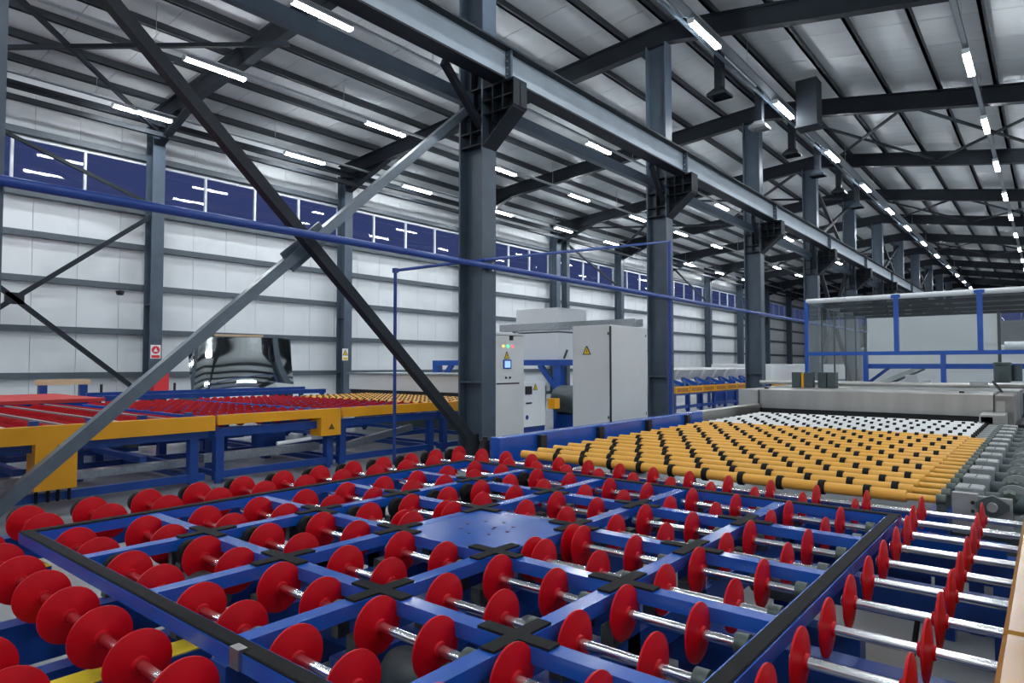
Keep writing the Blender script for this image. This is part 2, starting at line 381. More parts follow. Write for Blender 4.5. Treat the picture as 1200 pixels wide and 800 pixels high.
def tray(x, z, wd, lab, m=GALV, y1=85):
    t = thing('cable_tray', lab, 'cable tray', (x, 0, z))
    build(MB().box(x-wd/2, x+wd/2, -10, y1, z, z+.012), 'tray_bottom', m, t)
    for d in (-1, 1): build(MB().box(x+d*(wd/2-.005)-.005, x+d*(wd/2-.005)+.005, -10, y1, z, z+.06), 'tray_side', m, t)
    Zf = ZL if x < -8 else ZR
    for k in range(16):
        yy = 1.2 + 5.6*k
        if yy < y1: build(MB().cyl((x, yy, z), (x, yy, Zf(x)+.80), .007, 6), 'hanger_rod', GALV, t)
    for d in (-.03, .03): build(MB().cyl((x+d, -10, z+.03), (x+d, y1, z+.03), .015, 6), 'cable', BLACK, t)
zr = rows[0][1]
tray(-6.32, zr+.14, .22, 'grey cable tray above the lamps right of the crane columns')
tray(3.6, 8.43, .10, 'thin cable tray over the lamp row off to the right')
tray(-1.42, 9.34, .12, 'narrow pale cable tray above the rightmost lamps')
for x, nm in ((-13.0, 'lamps nearest the crane girder'), (-17.0, 'middle lamps of the left nave'), (-20.95, 'lamps beside the window wall')):
    tray(x, ZL(x)-.22, .10, 'thin grey cable tray over the ' + nm)
for dx, rr in ((-.42, .05), (-.25, .035)):
    build(MB().cyl((-6.32+dx, -10, zr+.33), (-6.32+dx, 85, zr+.33), rr, 8), 'roof_pipe', SLATE, None, 'slate %s pipe under the roof beside the cable tray' % ('thicker' if rr > .04 else 'thinner'), 'pipe')
# hooded ducts under the roof
for i, y in enumerate((17.7, 20.95, 24.35, 27.7, 31.1, 34.5)):
    x = -7.0; zt = ZR(x)+.1
    t = thing('hooded_duct', 'dark hanging duct with flared mouth, %s from the camera under the roof' % ORD[i], 'duct', (x, y, 9.16), 'hooded ducts beside the crane columns')
    build(MB().cbox(x, y, (zt+9.45)/2, .22, .22, zt-9.45), 'duct_pipe', DSLATE, t)
    m = MB(); a, b = .11, .27
    vs = [(x+sx*a, y+sy*a, 9.45) for sx, sy in ((-1,-1),(1,-1),(1,1),(-1,1))] + [(x+sx*b, y+sy*b, 9.27) for sx, sy in ((-1,-1),(1,-1),(1,1),(-1,1))] + [(x+sx*b, y+sy*b, 9.19) for sx, sy in ((-1,-1),(1,-1),(1,1),(-1,1))]
    fs = []
    for q in (0, 4):
        for i2 in range(4): j2 = (i2+1) % 4; fs.append((q+i2, q+j2, q+j2+4, q+i2+4))
    build(m.add(vs, fs), 'hood', GALV if i in (1,) else DSLATE, t)
t = thing('roof_duct', 'wide dark rectangular duct dropping from the roof beside the lamp row', 'duct', (-5.79, 22, 9.26))
build(MB().box(-6.1, -5.48, 21.7, 22.3, 9.30, ZR(-5.79)+.5), 'duct_body', DSLATE, t); build(MB().box(-6.13, -5.45, 21.67, 22.33, 9.24, 9.30), 'duct_rim', DSLATE, t)

# ------------------------------------------------------------------ blue pipes
PIPE = mat('blue_pipe_paint', (.012, .05, .26), .35, var=.06)
t = thing('long_blue_pipe', 'blue pipe running level along the column row over the left line', 'pipe', (-7.88, 20, 3.52))
build(MB().cyl((-7.9, -6, 3.52), (-7.9, 60, 3.52), .055, 12), 'pipe', PIPE, t)
m = MB()
for y in FR[2:9]: m.cbox(-7.95, y, 3.52, .1, .05, .16)
build(m, 'pipe_clamps', GALV, t, kind='stuff')
t = thing('blue_drop_pipe', 'thin blue pipe crossing between columns and dropping down behind the left line', 'pipe', (-8.85, 7.57, 0))
m = MB().cyl((-8.85, 7.57, .0), (-8.85, 7.57, 3.37), .03, 10).cyl((-8.85, 7.57, 3.37), (-8.45, 8.55, 3.57), .028, 10).cyl((-8.45, 8.55, 3.57), (-7.93, 8.85, 3.62), .028, 10).cyl((-7.93, 8.85, 3.62), (-7.93, 16.40, 5.06), .03, 10)
build(m, 'pipe', PIPE, t)
build(MB().cyl((-7.93, 16.40, 5.08), (-7.93, 16.40, .0), .05, 10), 'riser', PIPE, t)
build(MB().cbox(-8.85, 7.57, 3.37, .08, .08, .08), 'elbow', PIPE, t)

# ------------------------------------------------------------------ foreground: wheel conveyor
def wheel_mesh(r=.095, n=28):
    k = r/.095
    prof = [(-.024,.016),(-.024,.0215),(-.0165,.025),(-.0045,r*.965),(-.003,r),(.003,r),(.0045,r*.965),(.0165,.025),(.024,.0215),(.024,.016)]
    return MB().lathe(prof, n).mesh('wheel', RED)
WH = wheel_mesh(); WH2 = wheel_mesh(.095, 16)
BRG = MB().lathe([(-.02,.016),(-.02,.036),(.02,.036),(.02,.016)], 16).cbox(0, 0, -.05, .035, .05, .07).mesh('bearing', BEAR)
BLK = MB().lathe([(-.02,.03),(-.02,.054),(-.014,.06),(.014,.06),(.02,.054),(.02,.016)], 18).cbox(0, 0, -.05, .04, .07, .06).mesh('end_bearing', RUBBER)
ZS = .86
_sh = {}
def shaft_mesh(L):
    L = round(L, 3)
    if L not in _sh: _sh[L] = MB().cyl((-L/2,0,0), (L/2,0,0), .0165, 12).mesh('shaft', CHROME)
    return _sh[L]
con = thing('wheel_conveyor', 'foreground blue conveyor with rows of red wheels on bright steel shafts', 'conveyor', (-2.3, 2, 0))
DY = .3075; ROWS = [4.497 - DY*k for k in range(0, 17)]
EX = [-3.79, -3.14, -2.477, -1.855, -1.235, -.665]       # lift frame members across X
EY = [.985, 1.53, 2.15, 2.745, 3.395, 4.01]
CW2 = [(-3.57, -3.29), (-2.95, -2.66), (-2.33, -2.05), (-1.74, -1.465), (-1.165, -.897)]   # wheels in each lane
def shaft(x0, x1, y, wheels, bear=(), ends=()):
    s = put(shaft_mesh(x1-x0), 'shaft', con, ((x0+x1)/2, y, ZS))
    for x in wheels:
        o = put(WH, 'wheel', s, (x, y, ZS)); o.rotation_euler.x = random.random()*6
    for x in bear: put(BRG, 'bearing', s, (x, y, ZS))
    for x in ends: put(BLK, 'end_bearing', s, (x, y, ZS))
for y in ROWS:
    if EY[0] < y < EY[-1]:
        shaft(-4.48, -3.86, y, (-4.32, -4.04), (), (-4.455,))
        for i in range(5):
            if i == 2 and EY[2] < y < EY[3]: continue                     # the centre plate takes this cell
            c = (EX[i]+EX[i+1])/2; hw = (EX[i+1]-EX[i])/2 - .045
            ws = CW2[i]
            if EY[2] < y < EY[3] and i == 1: ws = (-2.95, -2.665, -2.605)
            if EY[2] < y < EY[3] and i == 3: ws = (-1.80, -1.742, -1.465)
            shaft(c-hw, c+hw, y, ws, (c+hw-.04,) if i != 1 else (), (c-hw+.025,) if i == 1 else ())
        shaft(-.612, -.13, y, (-.585, -.308))
    else:
        xs = [-.315 - .287*k for k in range(15)]
        if y < EY[0]: xs = [-.33 - .288*k for k in range(15)]
        shaft(-4.48, -.13, y, xs, (-2.18,) if y > 4.4 else (), (-4.455,) if y > 0 else ())
# conveyor frame under the shafts
def cb(*a): build(MB().box(*a), 'frame_beam', DBLUE, con)
for x in (-4.44,): cb(x-.05, x+.05, -1.2, 4.50, .64, .78)
for x in EX[1:-1]: cb(x-.045, x+.045, 1.35, 4.50, .62, .74)
cb(-3.50, -3.40, -1.2, 2.6, .44, .62); cb(-2.99, -2.90, -1.2, 2.6, .44, .58)
for y in (2.62, 3.72, 4.55): cb(-4.37, -.14, y-.05, y+.05, .50, .66)
cb(-4.37, -.14, 1.98, 2.10, .36, .60); cb(-4.37, -.14, -.35, -.25, .34, .46)
build(MB().box(-3.82, -.58, 4.60, 4.65, .73, .83), 'end_rail', BLUE, con)
build(MB().box(-3.82, -.20, 4.315, 4.37, .69, .78), 'end_rail', BLUE, con)
build(MB().box(-3.82, -.58, 4.625, 4.65, .30, .73), 'end_plate', DBLUE, con)
for x in (-4.42, -3.19, -1.86, -.22):
    for y in (-.9, .3, 2.62, 4.50):
        build(MB().cbox(x, y, .34, .10, .10, .60).cyl((x, y, .0), (x, y, .04), .05, 10), 'leg', DBLUE, con)
for x0, x1, y0, y1 in ((-2.78, -2.63, -1.2, 1.31), (-1.4, -1.3, -.6, 1.25)): cb(x0, x1, y0, y1, .48, .596)
build(MB().box(-2.77, -2.64, -1.2, 1.29, .596, .60), 'yellow_tape', TAPE, con, 'yellow marking tape on blue beam')
build(MB().box(-4.74, -4.34, 1.16, 1.24, .50, .598), 'side_bracket', DBLUE, con)
build(MB().box(-4.74, -4.34, 1.165, 1.235, .598, .602), 'yellow_tape', TAPE, con, 'yellow marking tape on blue bracket')
m = MB()
for x in EX[1:-1]:
    for y in ROWS[1:12]: m.cbox(x+.02, y, .775, .05, .07, .07)
build(m, 'bearing_seats', BEAR, con, kind='stuff')
for i, (x, y) in enumerate(((-3.5, 2.62), (-2.2, 3.3), (-2.9, 1.4), (-1.55, 1.45), (-.95, 3.1))):
    build(MB().lathe([(-.14,.02),(-.14,.06),(-.10,.075),(.10,.075),(.14,.06),(.14,.02)], 14), 'drive_motor', GREYM, con).location = Vector((x, y, .66)) - WP[con]
# cables on the floor
def curve_tube(pts, r, name, m, parent=None, lab=None, cat=None):
    mb = MB()
    for p, q in zip(pts, pts[1:]): mb.cyl(p, q, r, 7, caps=True)
    return build(mb, name, m, parent, lab, cat)
pts = [(-.50, 3.55, .55), (-.52, 3.4, .30), (-.47, 3.15, .10), (-.38, 2.95, .02), (-.25, 2.9, .015), (-.05, 3.0, .012), (.2, 3.1, .012)]
curve_tube(pts, .012, 'floor_cable', RUBBER, None, 'black cable looping to the floor below the red wheels at the right', 'cable')

# ------------------------------------------------------------------ lift frame (blue grid with black pads)
lf = thing('lift_frame', 'bright blue grid lifting frame with black pads lying among the red wheels', 'lifting frame', (-2.23, 2.5, 0))
ZT = .92; TW = .064; TH = .048
for i, x in enumerate(EX): build(MB().box(x-TW/2, x+TW/2, EY[0]-TW/2, EY[-1]+TW/2, ZT-TH, ZT), 'long_tube', BLUE, lf)
for y in EY:
    for i in range(5): build(MB().box(EX[i]+TW/2, EX[i+1]-TW/2, y-TW/2, y+TW/2, ZT-TH, ZT-.0005), 'cross_tube', BLUE, lf)
def pad(x0, x1, y0, y1, z=ZT): return MB().bev(x0, x1, y0, y1, z, z+.008, .003)
x0, x1, y0, y1 = EX[0]-TW/2, EX[-1]+TW/2, EY[0]-TW/2, EY[-1]+TW/2
for a in ((x0, x1, y0+.005, y0+.055), (x0, x1, y1-.055, y1-.005), (x0+.005, x0+.055, y0+.055, y1-.055), (x1-.055, x1-.005, y0+.055, y1-.055)):
    build(pad(*a), 'edge_pad', RUBBER, lf)
for i in range(1, 5):
    for j in range(1, 5):
        x, y = EX[i], EY[j]; L = .135; h = .026
        m = MB().prism([(x-L,y-h),(x-h,y-h),(x-h,y-L),(x+h,y-L),(x+h,y-h),(x+L,y-h),(x+L,y+h),(x+h,y+h),(x+h,y+L),(x-h,y+L),(x-h,y+h),(x-L,y+h)], 'Z', ZT, ZT+.008)
        build(m, 'cross_pad', RUBBER, lf)
for i in (1, 3, 4):
    for j in (0, 2, 3, 5):
        if (i == 3) != (j == 0) and i != 4: continue
        x, y = EX[i], EY[j]; build(MB().box(x-.045, x+.045, y-.045, y+.045, .10, ZT-TH), 'post', DBLUE, lf)
build(MB().box(EX[2]+.03, EX[3]-.03, EY[2]+.03, EY[3]-.03, ZT-.012, ZT-.001), 'centre_plate', BLUE, lf)
cx, cy = (EX[2]+EX[3])/2, (EY[2]+EY[3])/2
for i in range(10):
    a = i*2*math.pi/8; r = .13 if i < 8 else .04
    build(MB().cyl((cx+r*math.cos(a), cy+r*math.sin(a), ZT-.002), (cx+r*math.cos(a), cy+r*math.sin(a), ZT+.0015), .008, 8), 'plate_bolt', BLACK, lf)
build(MB().box(-1.80, -1.75, y0-.008, y0+.02, ZT-.045, ZT+.012), 'edge_clip', STEEL, lf)
for y in (1.27, 3.72):
    build(MB().box(EX[0]+.1, EX[-1]-.1, y-.06, y+.06, .22, .36), 'lower_beam', DBLUE, lf)
for x in (-3.19, -1.245):
    build(MB().box(x-.06, x+.06, EY[0], EY[-1], .10, .22), 'lower_rail', DBLUE, lf)

# ------------------------------------------------------------------ ochre covers at the right edge
t = thing('drive_cover', 'glossy ochre cover box along the right edge, nearer one', 'cover', (.15, 1.2, 0), 'ochre drive covers')
build(MB().bev(-.118, .42, -.4, 2.236, .12, 1.0, .012), 'cover_box', COVER, t)
t = thing('drive_cover', 'glossy ochre cover box along the right edge, farther one past the seam', 'cover', (.15, 3.2, 0), 'ochre drive covers')
build(MB().bev(-.118, .42, 2.248, 4.12, .12, 1.0, .012), 'cover_box', COVER, t)

# ------------------------------------------------------------------ yellow roller conveyor
rc = thing('roller_conveyor', 'loading conveyor of yellow rollers with black rings behind the red wheels', 'conveyor', (-2.2, 6.5, 0))
ZRL = .905
def roller_mesh(L, r, m, n=16): return MB().cyl((-L/2,0,0),(L/2,0,0), r, n).mesh('roller', m)
RM = roller_mesh(3.04, .037, YROLL); NM = MB().cyl((0,0,0),(.17,0,0), .022, 12).mesh('roller_neck', YROLL)
RING = MB().lathe([(-.02,.037),(-.02,.046),(-.016,.049),(.016,.049),(.02,.046),(.02,.037)], 16).mesh('ring', RUBBER)
WM = roller_mesh(3.04, .037, WROLL); WN = MB().cyl((0,0,0),(.17,0,0), .016, 12).mesh('roller_neck', LGREY); COLLAR = MB().lathe([(-.02,.02),(-.02,.04),(.02,.04),(.02,.02)], 12).mesh('collar', RUBBER)
DYR = .2505; NY = 18
END = MB().lathe([(-.025,.018),(-.025,.034),(.025,.034),(.025,.018)], 12).cbox(0,0,-.05,.045,.06,.06).mesh('bearing', BEAR)
def rollers(par, y0, n, rm, nm, i0=0):
    for i in range(n):
        y = y0 + DYR*i
        r = put(rm, 'roller', par, (-2.23, y, ZRL)); put(nm, 'roller_neck', r, (-.71, y, ZRL)); put(END, 'bearing', r, (-.53, y, ZRL))
        if rm is WM: put(COLLAR, 'collar', r, (-.69, y, ZRL))
        off = 0 if (i+i0) % 2 == 0 else .118
        for k in range(12):
            x = -.93 + off - .2705*k
            if x > -3.56: put(RING, 'ring', r, (x, y, ZRL))
rollers(rc, 4.73, NY-1, RM, NM)
build(MB().bev(-4.10, -3.98, 4.68, 9.28, .62, 1.04, .01), 'side_beam', BLUE, rc)
for y in (5.30, 6.40, 7.55, 8.7): build(MB().box(-3.98, -3.93, y-.05, y+.05, .86, 1.02), 'slot_bracket', BLACK, rc)
build(MB().box(-4.07, -3.86, 4.70, 4.86, .06, .72), 'end_post', DBLUE, rc)
for y, z0, z1 in ((4.86, .60, .72), (6.94, .50, .72), (8.64, .50, .72)): build(MB().box(-3.98, -.6, y-.04, y+.04, z0, z1), 'cross_beam', DBLUE, rc)
build(MB().box(-.60, -.50, 4.70, 9.2, .68, .82), 'drive_beam', DBLUE, rc)
build(MB().box(-3.80, -3.72, 4.75, 9.2, .74, .84), 'bearing_beam', DBLUE, rc)
for x in (-4.04, -.55):
    for y in (5.0, 7.1, 9.0): build(MB().cbox(x, y, .34, .1, .1, .68), 'leg', DBLUE, rc)
build(MB().cyl((-4.22, 4.74, 0), (-4.22, 4.74, 1.0), .05, 14).cyl((-4.22, 4.74, 1.0), (-4.22, 4.74, 1.03), .03, 10), 'air_cylinder', BLACK, rc)
# drive side: castings, gearboxes, motors with guard discs
GB = MB().bev(-.075, .075, -.085, .085, -.12, .05, .008).mesh('gearbox', LGREY)
GS = MB().box(-.003, .003, -.085, .085, .05, .053).mesh('gearbox_seam', BLACK)
GM = MB().lathe([(-.17,.02),(-.17,.05),(-.15,.062),(.10,.062),(.12,.04),(.12,.02)], 14).mesh('drive_motor', GREYM)
_d = MB().lathe([(-.012,.02),(-.012,.095),(.012,.095),(.012,.02)], 20); _d.v = [(y, x, z) for x, y, z in _d.v]; GD = _d.mesh('guard_disc', LGREY)
_d = MB().lathe([(-.05,.01),(-.05,.035),(-.02,.05),(.02,.05),(.02,.01)], 8); _d.v = [(y, x, z) for x, y, z in _d.v]; GH = _d.mesh('shaft_hub', BEAR)
def drive(k, par):
    y = 5.22 + .501*k
    d = put(GB, 'gearbox', par, (-.425, y, .885)); put(GS, 'gearbox_seam', d, (-.425, y, .885))
    put(GM, 'drive_motor', d, (-.25, y+.04, .84)).rotation_euler.x = .3
    put(GD, 'guard_disc', d, (-.20, y+.06, .86)); put(GH, 'shaft_hub', d, (-.22, y+.02, .88))
CP = MB().cbox(0,0,0,.05,.06,.10).mesh('coupling', BEAR)
for k in range(8): drive(k, rc)
for k in range(17): put(CP, 'coupling', rc, (-.345, 5.05 + .2505*k, .79))
build(MB().box(-.478, -.352, 4.74, 4.80, .72, .958), 'end_casting', LGREY, rc)
build(MB().box(-.352, -.19, 4.76, 4.80, .72, .945), 'bearing_plate', LGREY, rc)
build(MB().prism([(-.36,.915),(-.32,.945),(-.28,.962),(-.24,.945),(-.20,.915),(-.20,.885),(-.24,.855),(-.28,.838),(-.32,.855),(-.36,.885)], 'Y', 4.72, 4.76), 'flange_bearing', GREYM, rc)
build(MB().cyl((-.28,4.68,.90),(-.28,4.72,.90),.026,12), 'shaft_end', LGREY, rc)
for z in (.86, .91): build(MB().cyl((-.375,4.725,z),(-.375,4.74,z),.011,8), 'casting_bolt', BLACK, rc)
build(MB().box(-.50, .30, 4.85, 9.2, .55, .74), 'drive_bench', GREYM, rc)
build(MB().box(.02, .30, 4.95, 9.2, .74, .84), 'cable_duct', DBLUE, rc)
for x, y in ((-.4, 5.2), (.2, 5.2), (-.4, 9.0), (.2, 9.0)): build(MB().cbox(x, y, .275, .08, .08, .55), 'bench_leg', DBLUE, rc)
# white infeed rollers and washer hood
wa = thing('glass_washer', 'stainless washing machine hood with white infeed rollers and black slot', 'washing machine', (-2.2, 11.5, 0))
rollers(wa, 4.73 + DYR*(NY-1), 9, WM, WN, NY-1)
for k in range(8, 12): drive(k, wa)
for k in range(17, 24): put(CP, 'coupling', wa, (-.345, 5.05 + .2505*k, .79))
build(MB().box(-.48, .30, 9.24, 11.6, .0, .74), 'drive_bench', GREYM, wa)
build(MB().bev(-4.10, -3.98, 9.28, 11.75, .62, 1.04, .01), 'side_beam', STEEL, wa)
build(MB().box(-4.1, -.3, 11.95, 13.6, .0, .86), 'lower_body', BLACK, wa)
build(MB().bev(-4.0, -.66, 11.8, 13.0, .965, 1.295, .015), 'hood', STEEL, wa)
build(MB().box(-4.3, -.66, 11.84, 13.4, .87, .965), 'black_slot', BLACK, wa)
build(MB().box(-4.36, -4.02, 11.75, 13.0, .97, 1.28), 'hood_end', mat('dull_steel', (.50,.50,.49), .45, .8, var=.08), wa)
build(MB().bev(-.64, -.42, 11.7, 13.0, .0, 1.29, .015), 'end_column', mat('dull_steel_two', (.30,.28,.27), .45, .8, var=.15), wa)
build(MB().box(-.62, -.52, 11.685, 11.7, .98, 1.20), 'end_panel', STEEL, wa)
build(MB().box(-.77, -.75, 10.9, 11.65, .45, 1.02), 'pillar_side', STEEL, wa); build(MB().box(-.51, -.49, 10.9, 11.65, .0, 1.02), 'pillar_side', STEEL, wa)
build(MB().box(-.77, -.49, 10.9, 11.65, 1.02, 1.045), 'pillar_top', STEEL, wa); build(MB().box(-.75, -.51, 11.6, 11.65, .45, 1.02), 'pillar_back', BLACK, wa)
build(MB().box(-.62, -.51, 10.9, 10.95, .45, 1.02), 'pillar_stile', STEEL, wa)
for y, z in ((13.3, 1.375), (13.9, 1.365)): build(MB().cyl((-4.5, y, z), (-.3, y, z), .04, 12), 'air_pipe', STEEL, wa)
build(MB().box(-4.3, -.4, 13.0, 14.8, .86, 1.30), 'rear_body', STEEL, wa)
build(MB().box(-1.05,-.80, 13.2, 13.3, 1.38, 1.44), 'pipe_fitting', GALV, wa)
for x in (-3.93, -1.05): build(MB().cbox(x, 11.95, 1.31, .06, .06, .03), 'latch', BLACK, wa)
for x in (-3.72, -3.50, -3.26, -3.10):
    build(MB().box(x-.07, x+.07, 12.95, 13.15, 1.30, 1.58), 'pump_motor', GREYM, wa)
build(MB().box(-3.62, -3.58, 12.95, 13.1, 1.30, 1.56), 'orange_guard', ORANGE, wa)
mm = put(MB().lathe([(0,.02),(0,.10),(.04,.115),(.24,.115),(.28,.10),(.28,.02)], 18, 'Z').mesh('blower_motor', GREYM), 'blower_motor', wa, (-.60, 13.0, 1.44))
put(MB().lathe([(0,.02),(0,.11),(.02,.125),(.05,.125),(.06,.10),(.06,.02)], 18, 'Z').mesh('motor_cap', GREYM), 'motor_cap', mm, (-.60, 13.0, 1.70))
mm = put(MB().lathe([(0,.02),(0,.07),(.26,.07),(.26,.02)], 14, 'Z').mesh('blower_motor', GREYM), 'blower_motor', wa, (-.42, 13.1, 1.46))
build(MB().cyl((-.72, 13.0, 1.45), (-.60, 12.8, 1.29), .02, 8), 'motor_foot', BLACK, wa)

# ------------------------------------------------------------------ blue and glass enclosure behind
en = thing('glass_enclosure', 'blue framed glass enclosure with white back panel behind the washer', 'enclosure', (-2, 17, 0))
YE0 = 15.5; YE1 = 21.5; XA = -4.2; XB = .9
for x in (XA, -2.45, -1.04, XB):
    build(MB().cbox(x, YE0, 2.57 if x != XA else 1.58, .09 if x != XA else .07, .09, 1.2 if x != XA else 3.16), 'post', BLUE, en)
for x in (-2.45, -1.04): build(MB().cbox(x, YE0-.01, 3.13, .17, .12, .07), 'post_cap', BLUE, en)
for x in (-3.03, -1.65, -.2): build(MB().cbox(x, YE0, .98, .09, .09, 1.9), 'lower_post', BLUE, en)
build(MB().box(XA, XB, YE0-.05, YE0+.05, 1.92, 2.0), 'middle_rail', BLUE, en)
build(MB().box(-3.0, XB, YE0+.10, YE0+.20, 1.64, 1.74), 'lower_rail', BLUE, en)
build(MB().beam((-3.0, YE0+.15, 1.35), (-2.6, YE0+.15, 1.68), .05, .06), 'gusset', DBLUE, en)
build(MB().cyl((XA, YE0, 3.13), (XB, YE0, 3.13), .055, 12), 'top_tube', WHITE, en)
for i in range(4): build(MB().box(XA, XB, YE0+1.3+1.5*i, YE0+1.38+1.5*i, 3.06, 3.14), 'roof_slat', DSLATE, en)
for i in range(4): build(MB().box(XA+.06, XB, YE0+.1+1.5*i, YE0+1.25+1.5*i, 3.14, 3.15), 'roof_pane', GLASS, en)
build(MB().box(XA, XA+.05, YE0, YE1, 3.07, 3.14), 'side_rail', SLATE, en)
build(MB().box(-4.1, -1.06, YE1-.3, YE1-.25, 1.2, 3.06), 'back_panel', WHITE, en)
build(MB().box(-1.06, -.99, YE1-.32, YE1-.24, .0, 3.1), 'back_post', GREYM, en)
for a in ((XA+.05, -2.5), (-2.4, -1.09), (-.99, XB-.05)): build(MB().box(a[0], a[1], YE0-.006, YE0+.006, 2.0, 3.07), 'glass_pane', GLASS, en)
for k in range(5): 
    a = YE0+.1+1.15*k; build(MB().box(XA+.0, XA+.012, a, a+1.1, .5, 3.05), 'side_pane', GLASS, en)
    build(MB().box(XA-.01, XA+.02, a+1.1, a+1.15, .5, 3.07), 'pane_stile', GREYM, en)
# pale machinery further behind the enclosure
t = thing('conveyor_bed', 'pale grey conveyor bed inside and behind the blue enclosure', 'conveyor', (-1.8, 18, 0))
build(MB().box(-4.0, 1.0, 16.0, 24, .3, 1.18), 'bed', GREYM, t); build(MB().box(-2.3, 1.0, 18.6, 18.8, 1.2, 1.5), 'white_rail', WHITE, t)
build(MB().box(-2.42, -2.2, 16.2, 16.5, 1.18, 1.5), 'valve_box', CAB, t); build(MB().box(-2.1, -1.95, 16.2, 16.5, 1.18, 1.4), 'valve_box', CAB, t)
build(MB().beam((-3.3, 16.4, 1.1), (-2.4, 18, 1.62), .3, .05), 'ramp', GREYM, t)
for i, (x, y, h) in enumerate(((-.3, 27, 2.6), (.5, 32, 2.3), (-1.0, 40, 2.8))):
    t = thing('far_machine', 'white machine housing far behind the enclosure, %s one' % ORD[i], 'machine', (x, y, 0))
    build(MB().bev(x-.9, x+.9, y-1.5, y+1.5, .4, h-.5, .05), 'housing', WHITE, t); build(MB().box(x-1, x+1, y-1.6, y+1.6, 0, .4), 'base', DBLUE, t)
    build(MB().cyl((x-.8, y-1.6, h-.3), (x+.9, y-1.6, h-.3), .14, 12), 'duct', FRAME, t)

# ------------------------------------------------------------------ grey cabinets
t = thing('control_cabinet', 'tall grey control cabinet with blue screen and signal lamps beside the big column', 'cabinet', (-8.5, 9.9, 0))
fx = -8.2
build(MB().bev(-8.8, fx, 9.42, 10.37, .08, 2.30, .008), 'body', CAB, t); build(MB().box(-8.78, fx-.02, 9.44, 10.35, 0, .08), 'plinth', GREYM, t)
build(MB().bev(-8.82, fx+.02, 9.40, 10.39, 2.30, 2.34, .01), 'top_cap', CAB, t)
build(MB().box(fx, fx+.008, 9.46, 10.33, .12, 1.55), 'door', CAB, t)
for i, mm in enumerate((LEDY, LEDG, LEDR)): build(MB().cyl((fx, 9.72+.14*i, 2.08), (fx+.03, 9.72+.14*i, 2.08), .028, 10), 'signal_lamp', mm, t)
triangle(t, (fx+.001, 9.84, 1.90), .14, 'X', 1)
s = build(MB().box(fx, fx+.012, 9.73, 9.97, 1.64, 1.82), 'touch_screen_bezel', DBLUE, t); build(MB().box(fx+.012, fx+.016, 9.765, 9.935, 1.665, 1.795), 'screen', SCREEN, s)
build(MB().box(fx, fx+.01, 9.52, 10.22, 1.34, 1.37), 'bus_strip', BLACK, t)
for i in range(2): build(MB().cyl((fx, 9.80+.12*i, 1.47), (fx+.025, 9.80+.12*i, 1.47), .022, 10), 'push_button', BLACK, t)
build(MB().box(fx, fx+.02, 9.92, 10.02, 2.20, 2.29), 'cable_gland', BLACK, t)
t = thing('electrical_cabinet', 'large grey two-sided cabinet with one yellow warning triangle beside the roller conveyor', 'cabinet', (-5.33, 8.94, 0))
build(MB().bev(-5.66, -5.0, 8.37, 9.51, .1, 2.31, .006), 'body', CAB, t); build(MB().box(-5.64, -5.02, 8.39, 9.49, 0, .1), 'plinth', GREYM, t)
build(MB().box(-5.65, -5.012, 8.362, 8.37, .14, 2.29), 'front_door', CAB, t)
build(MB().box(-5.0, -4.992, 8.40, 9.50, .14, 2.29), 'side_panel', CAB, t)
build(MB().box(-5.008, -4.994, 8.364, 8.395, .14, 2.29), 'corner_gap', BLACK, t)
triangle(t, (-5.40, 8.362, 1.93), .13, 'Y', 1)
for z in (.95, 2.18): 
    build(MB().box(-5.035, -5.015, 8.35, 8.362, z-.02, z+.02), 'hinge', GREYM, t); build(MB().box(-4.992, -4.986, 9.44, 9.46, z-.02, z+.02), 'hinge', GREYM, t)
t = thing('small_junction_cabinet', 'small pale cabinet with rotary switch and warning triangle between the tall cabinets', 'cabinet', (-8.7, 11.1, 0))
build(MB().bev(-8.9, -8.5, 10.72, 11.5, .42, 1.36, .008), 'body', WHITE, t); build(MB().box(-8.85, -8.55, 10.8, 11.4, 0, .42), 'stand', DBLUE, t)
build(MB().box(-8.5, -8.47, 10.80, 11.0, 1.10, 1.27), 'rotary_switch', BLACK, t); build(MB().box(-8.5, -8.49, 10.82, 11.02, .90, .93), 'name_strip', BLACK, t)
triangle(t, (-8.499, 11.15, 1.24), .13, 'X', 1)
build(MB().cyl((-8.5, 10.86, .62), (-8.495, 10.86, .62), .05, 14), 'round_sticker', DBLUE, t)
t = thing('fan_housing', 'big white fan housing raised on the blue gantry behind the cabinets', 'fan housing', (-10.6, 14.6, 1.84))
build(MB().box(-11.33, -9.9, 14.0, 15.3, 1.86, 2.56), 'lower_box', WHITE, t); build(MB().box(-11.33, -9.9, 14.0, 15.3, 2.60, 3.22), 'upper_box', WHITE, t)
build(MB().box(-11.3, -9.93, 14.03, 15.27, 2.56, 2.60), 'joint_band', GREYM, t)
build(MB().cyl((-9.6, 13.8, 1.88), (-9.5, 13.8, 2.1), .03, 8), 'lever', GREYM, t)
t = thing('cable_tray', 'galvanised cable tray bridging the tops of the grey cabinets', 'cable tray', (-7.4, 11.0, 2.4))
build(MB().box(-9.25, -5.94, 10.85, 11.15, 2.44, 2.455), 'tray_bottom', GALV, t)
for y in (10.85, 11.14): build(MB().box(-9.25, -5.94, y, y+.01, 2.455, 2.58), 'tray_side', GALV, t)
for x in (-9.1, -6.1): build(MB().box(x-.04, x+.04, 11.16, 11.24, 0, 2.5), 'tray_support', GALV, t)
t = thing('blue_gantry', 'blue steel gantry with gusseted post carrying the white fan housing', 'gantry', (-11.5, 13.9, 0))
for x in (-14.3, -12.2, -9.83): build(MB().box(x-.11, x+.11, 13.8, 14.0, 0, 1.72), 'post', BLUE, t)
build(MB().box(-14.41, -9.2, 13.8, 14.0, 1.70, 1.85), 'beam', BLUE, t)
